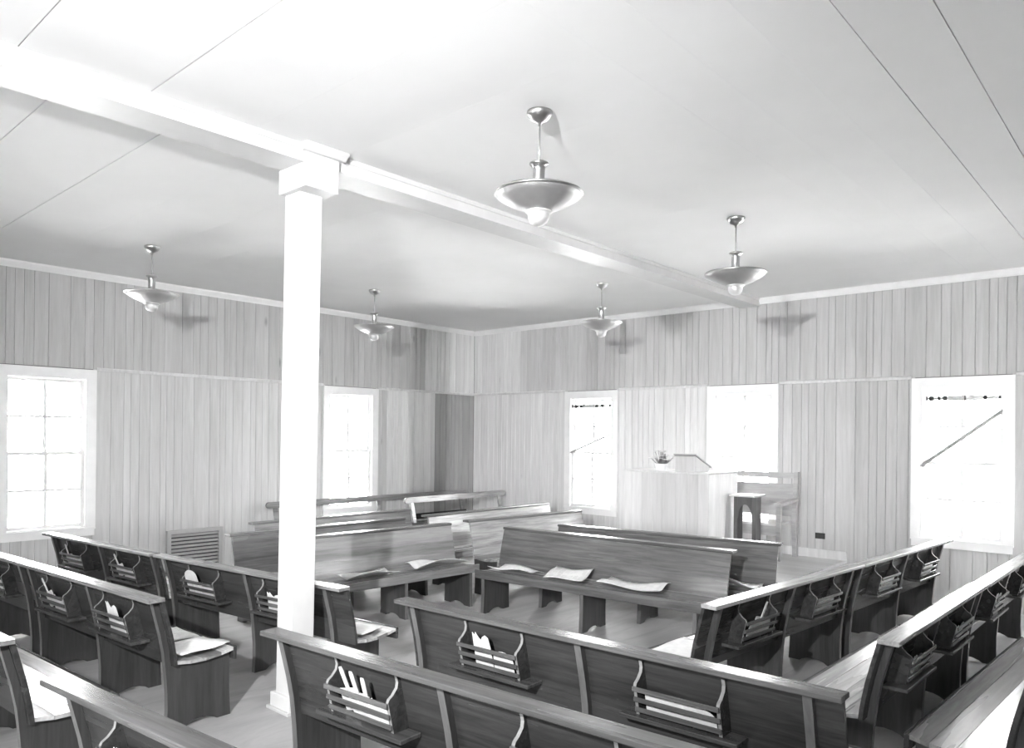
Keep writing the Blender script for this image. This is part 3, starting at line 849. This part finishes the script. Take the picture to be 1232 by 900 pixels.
pul = empty('pulpit', (-4.64, 8.28, PZ))
px0, px1, py0, py1, ph = -0.57, 0.57, -0.37, 0.37, 1.045
bw = [0.115, 0.14, 0.16, 0.115, 0.19, 0.15, 0.14, 0.13]
tot = sum(bw); a = px0
for i, w in enumerate(bw):
    w = w * (px1 - px0) / tot
    c = 0.003
    mb = MB().prism([(a + 0.0004, 0.012), (a + w - 0.0004, 0.012), (a + w - 0.0004, 0.003), (a + w - c, 0.0), (a + c, 0.0), (a + 0.0004, 0.003)], lambda x, d, t: (x, py0 + d, t), 0.0, ph)
    put('front_board', mb, 'pulpit', pul, color=random.uniform(0.9, 1.0) * (1.08 if i < 2 else 0.92))
    a += w
a = py0
for w in (0.25, 0.25, 0.24):  # side boards lighter than the front: window light put into their colour
    mb = MB().box(px1 - 0.012, px1, a + 0.0135 if a == py0 else a + 0.0006, a + w - 0.0006, 0.0, ph)
    put('side_board', mb, 'pulpit', pul, color=1.35)
    mb = MB().box(px0, px0 + 0.012, a + 0.0135 if a == py0 else a + 0.0006, a + w - 0.0006, 0.0, ph)
    put('side_board', mb, 'pulpit', pul, color=1.35)
    a += w
put('top', MB().box(px0 - 0.006, px1 + 0.006, py0 - 0.008, py1, ph + 0.0005, ph + 0.022).mesh('top', 0.003), 'pulpit', pul, color=1.0)
tag(pul, 'tall pale plank pulpit on the platform before the window', 'pulpit')

ZT = PZ + ph + 0.0225
les = empty('book_rest', (-4.40, 7.97, ZT))
put('side_panel', MB().prism([(0.0, 0.0), (0.34, 0.0), (0.34, 0.055), (0.0, 0.185)], lambda y, z, t: (t, y, z), -0.13, -0.115), 'pulpit', les, color=0.9)
put('side_panel', MB().prism([(0.0, 0.0), (0.34, 0.0), (0.34, 0.055), (0.0, 0.185)], lambda y, z, t: (t, y, z), 0.115, 0.13), 'pulpit', les, color=0.95)
put('front_panel', MB().box(-0.1145, 0.1145, 0.0, 0.014, 0.0, 0.183), 'pulpit', les, color=0.9)
put('slanted_top', MB().prism([(-0.02, 0.195), (0.38, 0.041), (0.38, 0.055), (-0.02, 0.209)], lambda y, z, t: (t, y, z), -0.145, 0.145), 'midwood', les)
tag(les, 'small slanted wooden book rest on top of the pulpit', 'book rest')

vase = empty('flower_vase', (-4.73, 7.985, ZT))
put('pot', MB().lathe([(0.0, 0.0), (0.055, 0.0), (0.06, 0.01), (0.075, 0.07), (0.08, 0.085), (0.072, 0.085), (0.066, 0.07), (0.05, 0.02), (0.0, 0.02)], 24), 'white', vase)
rnd = random.Random(4)
for i in range(30):
    az = rnd.uniform(0, 6.28); el = rnd.uniform(0.3, 1.4); ln = rnd.uniform(0.10, 0.18)
    d = Vector((math.cos(az) * math.cos(el), math.sin(az) * math.cos(el), math.sin(el)))
    base = Vector((0, 0, 0.055)); tip = base + d * ln + Vector((0, 0, 0.02))
    if i % 3 != 0:
        s = put('stalk', MB().tube([base, base + d * ln * 0.6, tip], 0.0025, 5), 'leaf', vase)
        fl_ = MB()
        for k in range(6):
            a = 2 * math.pi * k / 6
            e = Vector((math.cos(a), math.sin(a), 0.35)) * 0.036
            sd = Vector((-math.sin(a), math.cos(a), 0)) * 0.015
            m_ = tip + e * 0.55
            t_ = tip + e
            fl_.prism([(0, 0), (1, 0), (2, 0), (3, 0)], lambda q, _, t: tuple([tip, m_ + sd, t_, m_ - sd][int(q)] + Vector((0, 0, t))), 0.0, 0.002)
        put('blossom', fl_, 'petal', s)
    else:
        sd = Vector((-math.sin(az), math.cos(az), 0)) * 0.028
        mid = base + d * ln * 0.6
        lf = MB().prism([(0, 0), (1, 0), (2, 0), (3, 0)], lambda q, _, t: tuple([base, mid + sd, tip, mid - sd][int(q)] + Vector((0, 0, t))), 0.0, 0.002)
        put('leaf', lf, 'leaf', vase)
tag(vase, 'white pot of flowers standing on the pulpit beside the book rest', 'flowers')

# settee behind the pulpit
st = empty('settee', (-3.62, 9.42, PZ))
W_ = 0.96
for x in (-0.055, -W_):
    mb = MB().strip([(0.0, 0.0), (-0.035, 0.45), (0.03, 1.05)], [(-0.05, 0.0), (-0.085, 0.45), (-0.02, 1.05)], lambda y, z, t: (t, y, z), x, x + 0.055)
    put('rear_post', mb, 'midwood', st)
    put('front_leg', MB().box(x, x + 0.055, -0.56, -0.505, 0.0, 0.655), 'midwood', st)
    arm = MB().prism([(-0.60, 0.657), (-0.04, 0.69), (-0.04, 0.722), (-0.60, 0.690)], lambda y, z, t: (t, y, z), x - 0.015, x + 0.075)
    put('armrest', arm, 'midwood', st)
put('top_rail', MB().prism([(0.0, 0.97), (-0.028, 0.97), (-0.02, 1.04), (0.008, 1.04)], lambda y, z, t: (t, y, z), -W_ + 0.055, -0.0555), 'midwood', st)
put('back_panel', MB().prism([(-0.048, 0.50), (-0.068, 0.50), (-0.022, 0.90), (-0.004, 0.90)], lambda y, z, t: (t, y, z), -W_ + 0.055, -0.0555), 'midwood', st)
put('seat', MB().box(-W_ + 0.0555, -0.0558, -0.58, -0.10, 0.42, 0.445), 'platform', st)
put('seat_apron', MB().box(-W_ + 0.0555, -0.0558, -0.56, -0.54, 0.30, 0.42), 'midwood', st)
tag(st, 'wooden settee with armrest behind the pulpit against the front wall', 'settee')

# small table
tb = empty('side_table', (-3.835, 8.42, PZ))
tw = 0.135
put('table_top', MB().box(-tw - 0.02, tw + 0.02, -tw - 0.02, tw + 0.02, 0.79, 0.812).mesh('table_top', 0.003), 'platform', tb)
for sx in (-1, 1):
    put('leg', MB().box(min(sx * tw, sx * (tw - 0.045)), max(sx * tw, sx * (tw - 0.045)), -0.07, 0.07, 0.0, 0.79), 'darkwood', tb)
def arch(n0, n1, z0, zt):
    pts = [(n0, zt), (n1, zt), (n1, z0)]
    c = (n0 + n1) / 2; w = (n1 - n0) / 2 - 0.008
    for k in range(9):
        a = math.pi * k / 8
        pts.append((c + w * math.cos(a), z0 + 0.16 * math.sin(a)))
    pts.append((n0, z0)); return pts
q = tw - 0.0455
put('apron', MB().prism(arch(-q, q, 0.54, 0.789), lambda x, z, t: (x, t, z), -0.066, -0.048), 'darkwood', tb)
tag(tb, 'small dark stand with pale top and arched front beside the pulpit', 'table')

# ------------------------------------------------------------------ wall things
vt = empty('wall_grille', (XW + 0.0005, 4.49, 0.0))
y0, y1, za, zb = -0.31, 0.31, 0.12, 0.55
put('back_plate', MB().box(0.0, 0.006, y0, y1, za, zb), 'dark', vt)
put('frame', MB().box(0.0, 0.045, y0 - 0.05, y0, za, zb), 'grey', vt)
put('frame', MB().box(0.0, 0.045, y1, y1 + 0.05, za, zb), 'grey', vt)
put('frame', MB().box(0.0, 0.045, y0 - 0.05, y1 + 0.05, zb, zb + 0.05), 'grey', vt)
put('frame', MB().box(0.0, 0.045, y0 - 0.05, y1 + 0.05, za - 0.05, za), 'grey', vt)
for i in range(9):
    z = za + 0.025 + i * 0.046
    put('louver', MB().prism([(0.008, z + 0.022), (0.038, z), (0.040, z + 0.006), (0.010, z + 0.028)], lambda d, zz, t: (d, t, zz), y0, y1), 'grey', vt)
tag(vt, 'pale metal louvred grille low on the left wall', 'grille')

ol = empty('wall_outlet', (-3.39, YW - 0.0005, 0.63))
put('cover_plate', MB().box(-0.06, 0.06, -0.008, 0.0, -0.036, 0.036).mesh('cover_plate', 0.002), 'black', ol)
for x in (-0.028, 0.028):
    put('socket', MB().box(x - 0.016, x + 0.016, -0.0105, -0.0081, -0.018, 0.018), 'dark', ol)
tag(ol, 'black outlet plate low on the front wall right of the settee', 'outlet')

def shade(c, label, torn):
    y = YW + 0.002
    r = empty('roller_shade', (c, YW - 0.0005, 2.30))
    put('roller', MB().tube([(-0.33, -0.008, 0), (0.36, -0.008, 0)], 0.016, 10), 'cloth', r)
    for x in (-0.34, 0.362):
        put('bracket', MB().box(x - 0.008, x + 0.008, -0.03, 0.012, -0.02, 0.025), 'black', r)
    for x, w in torn:
        put('cloth_roll', MB().tube([(x, -0.008, 0), (x + w, -0.008, 0)], 0.029, 12), 'black' if w < 0.06 else 'cloth', r)
    tag(r, label, 'roller shade', 'rolled window shades'); return r
shade(-6.895, 'rolled shade with dark ends at the window left of the pulpit', [(-0.29, 0.05), (-0.20, 0.045), (-0.14, 0.22), (0.10, 0.05), (0.20, 0.05)])
shade(-1.87, 'torn rolled shade across the top of the rightmost window', [(-0.32, 0.05), (-0.23, 0.025), (-0.18, 0.04), (-0.13, 0.33), (0.03, 0.02), (0.21, 0.035)])

def leaning_stick(c, p0, p1, r, label, mat):
    d = -0.0
    o = put('wooden_stick', MB().tube([(p0[0], YW - 0.004, p0[1]), (p1[0], YW - 0.004, p1[1])], r, 8), mat)
    tag(o, label, 'stick', 'sticks braced across the windows'); return o
leaning_stick(-1.87, (-2.27, 1.535), (-1.48, 2.155), 0.022, 'thick wooden stick braced diagonally across the rightmost window', 'midwood')
leaning_stick(-6.895, (-7.29, 1.57), (-6.50, 1.875), 0.018, 'thin pale stick braced diagonally across the window left of the pulpit', 'cloth')
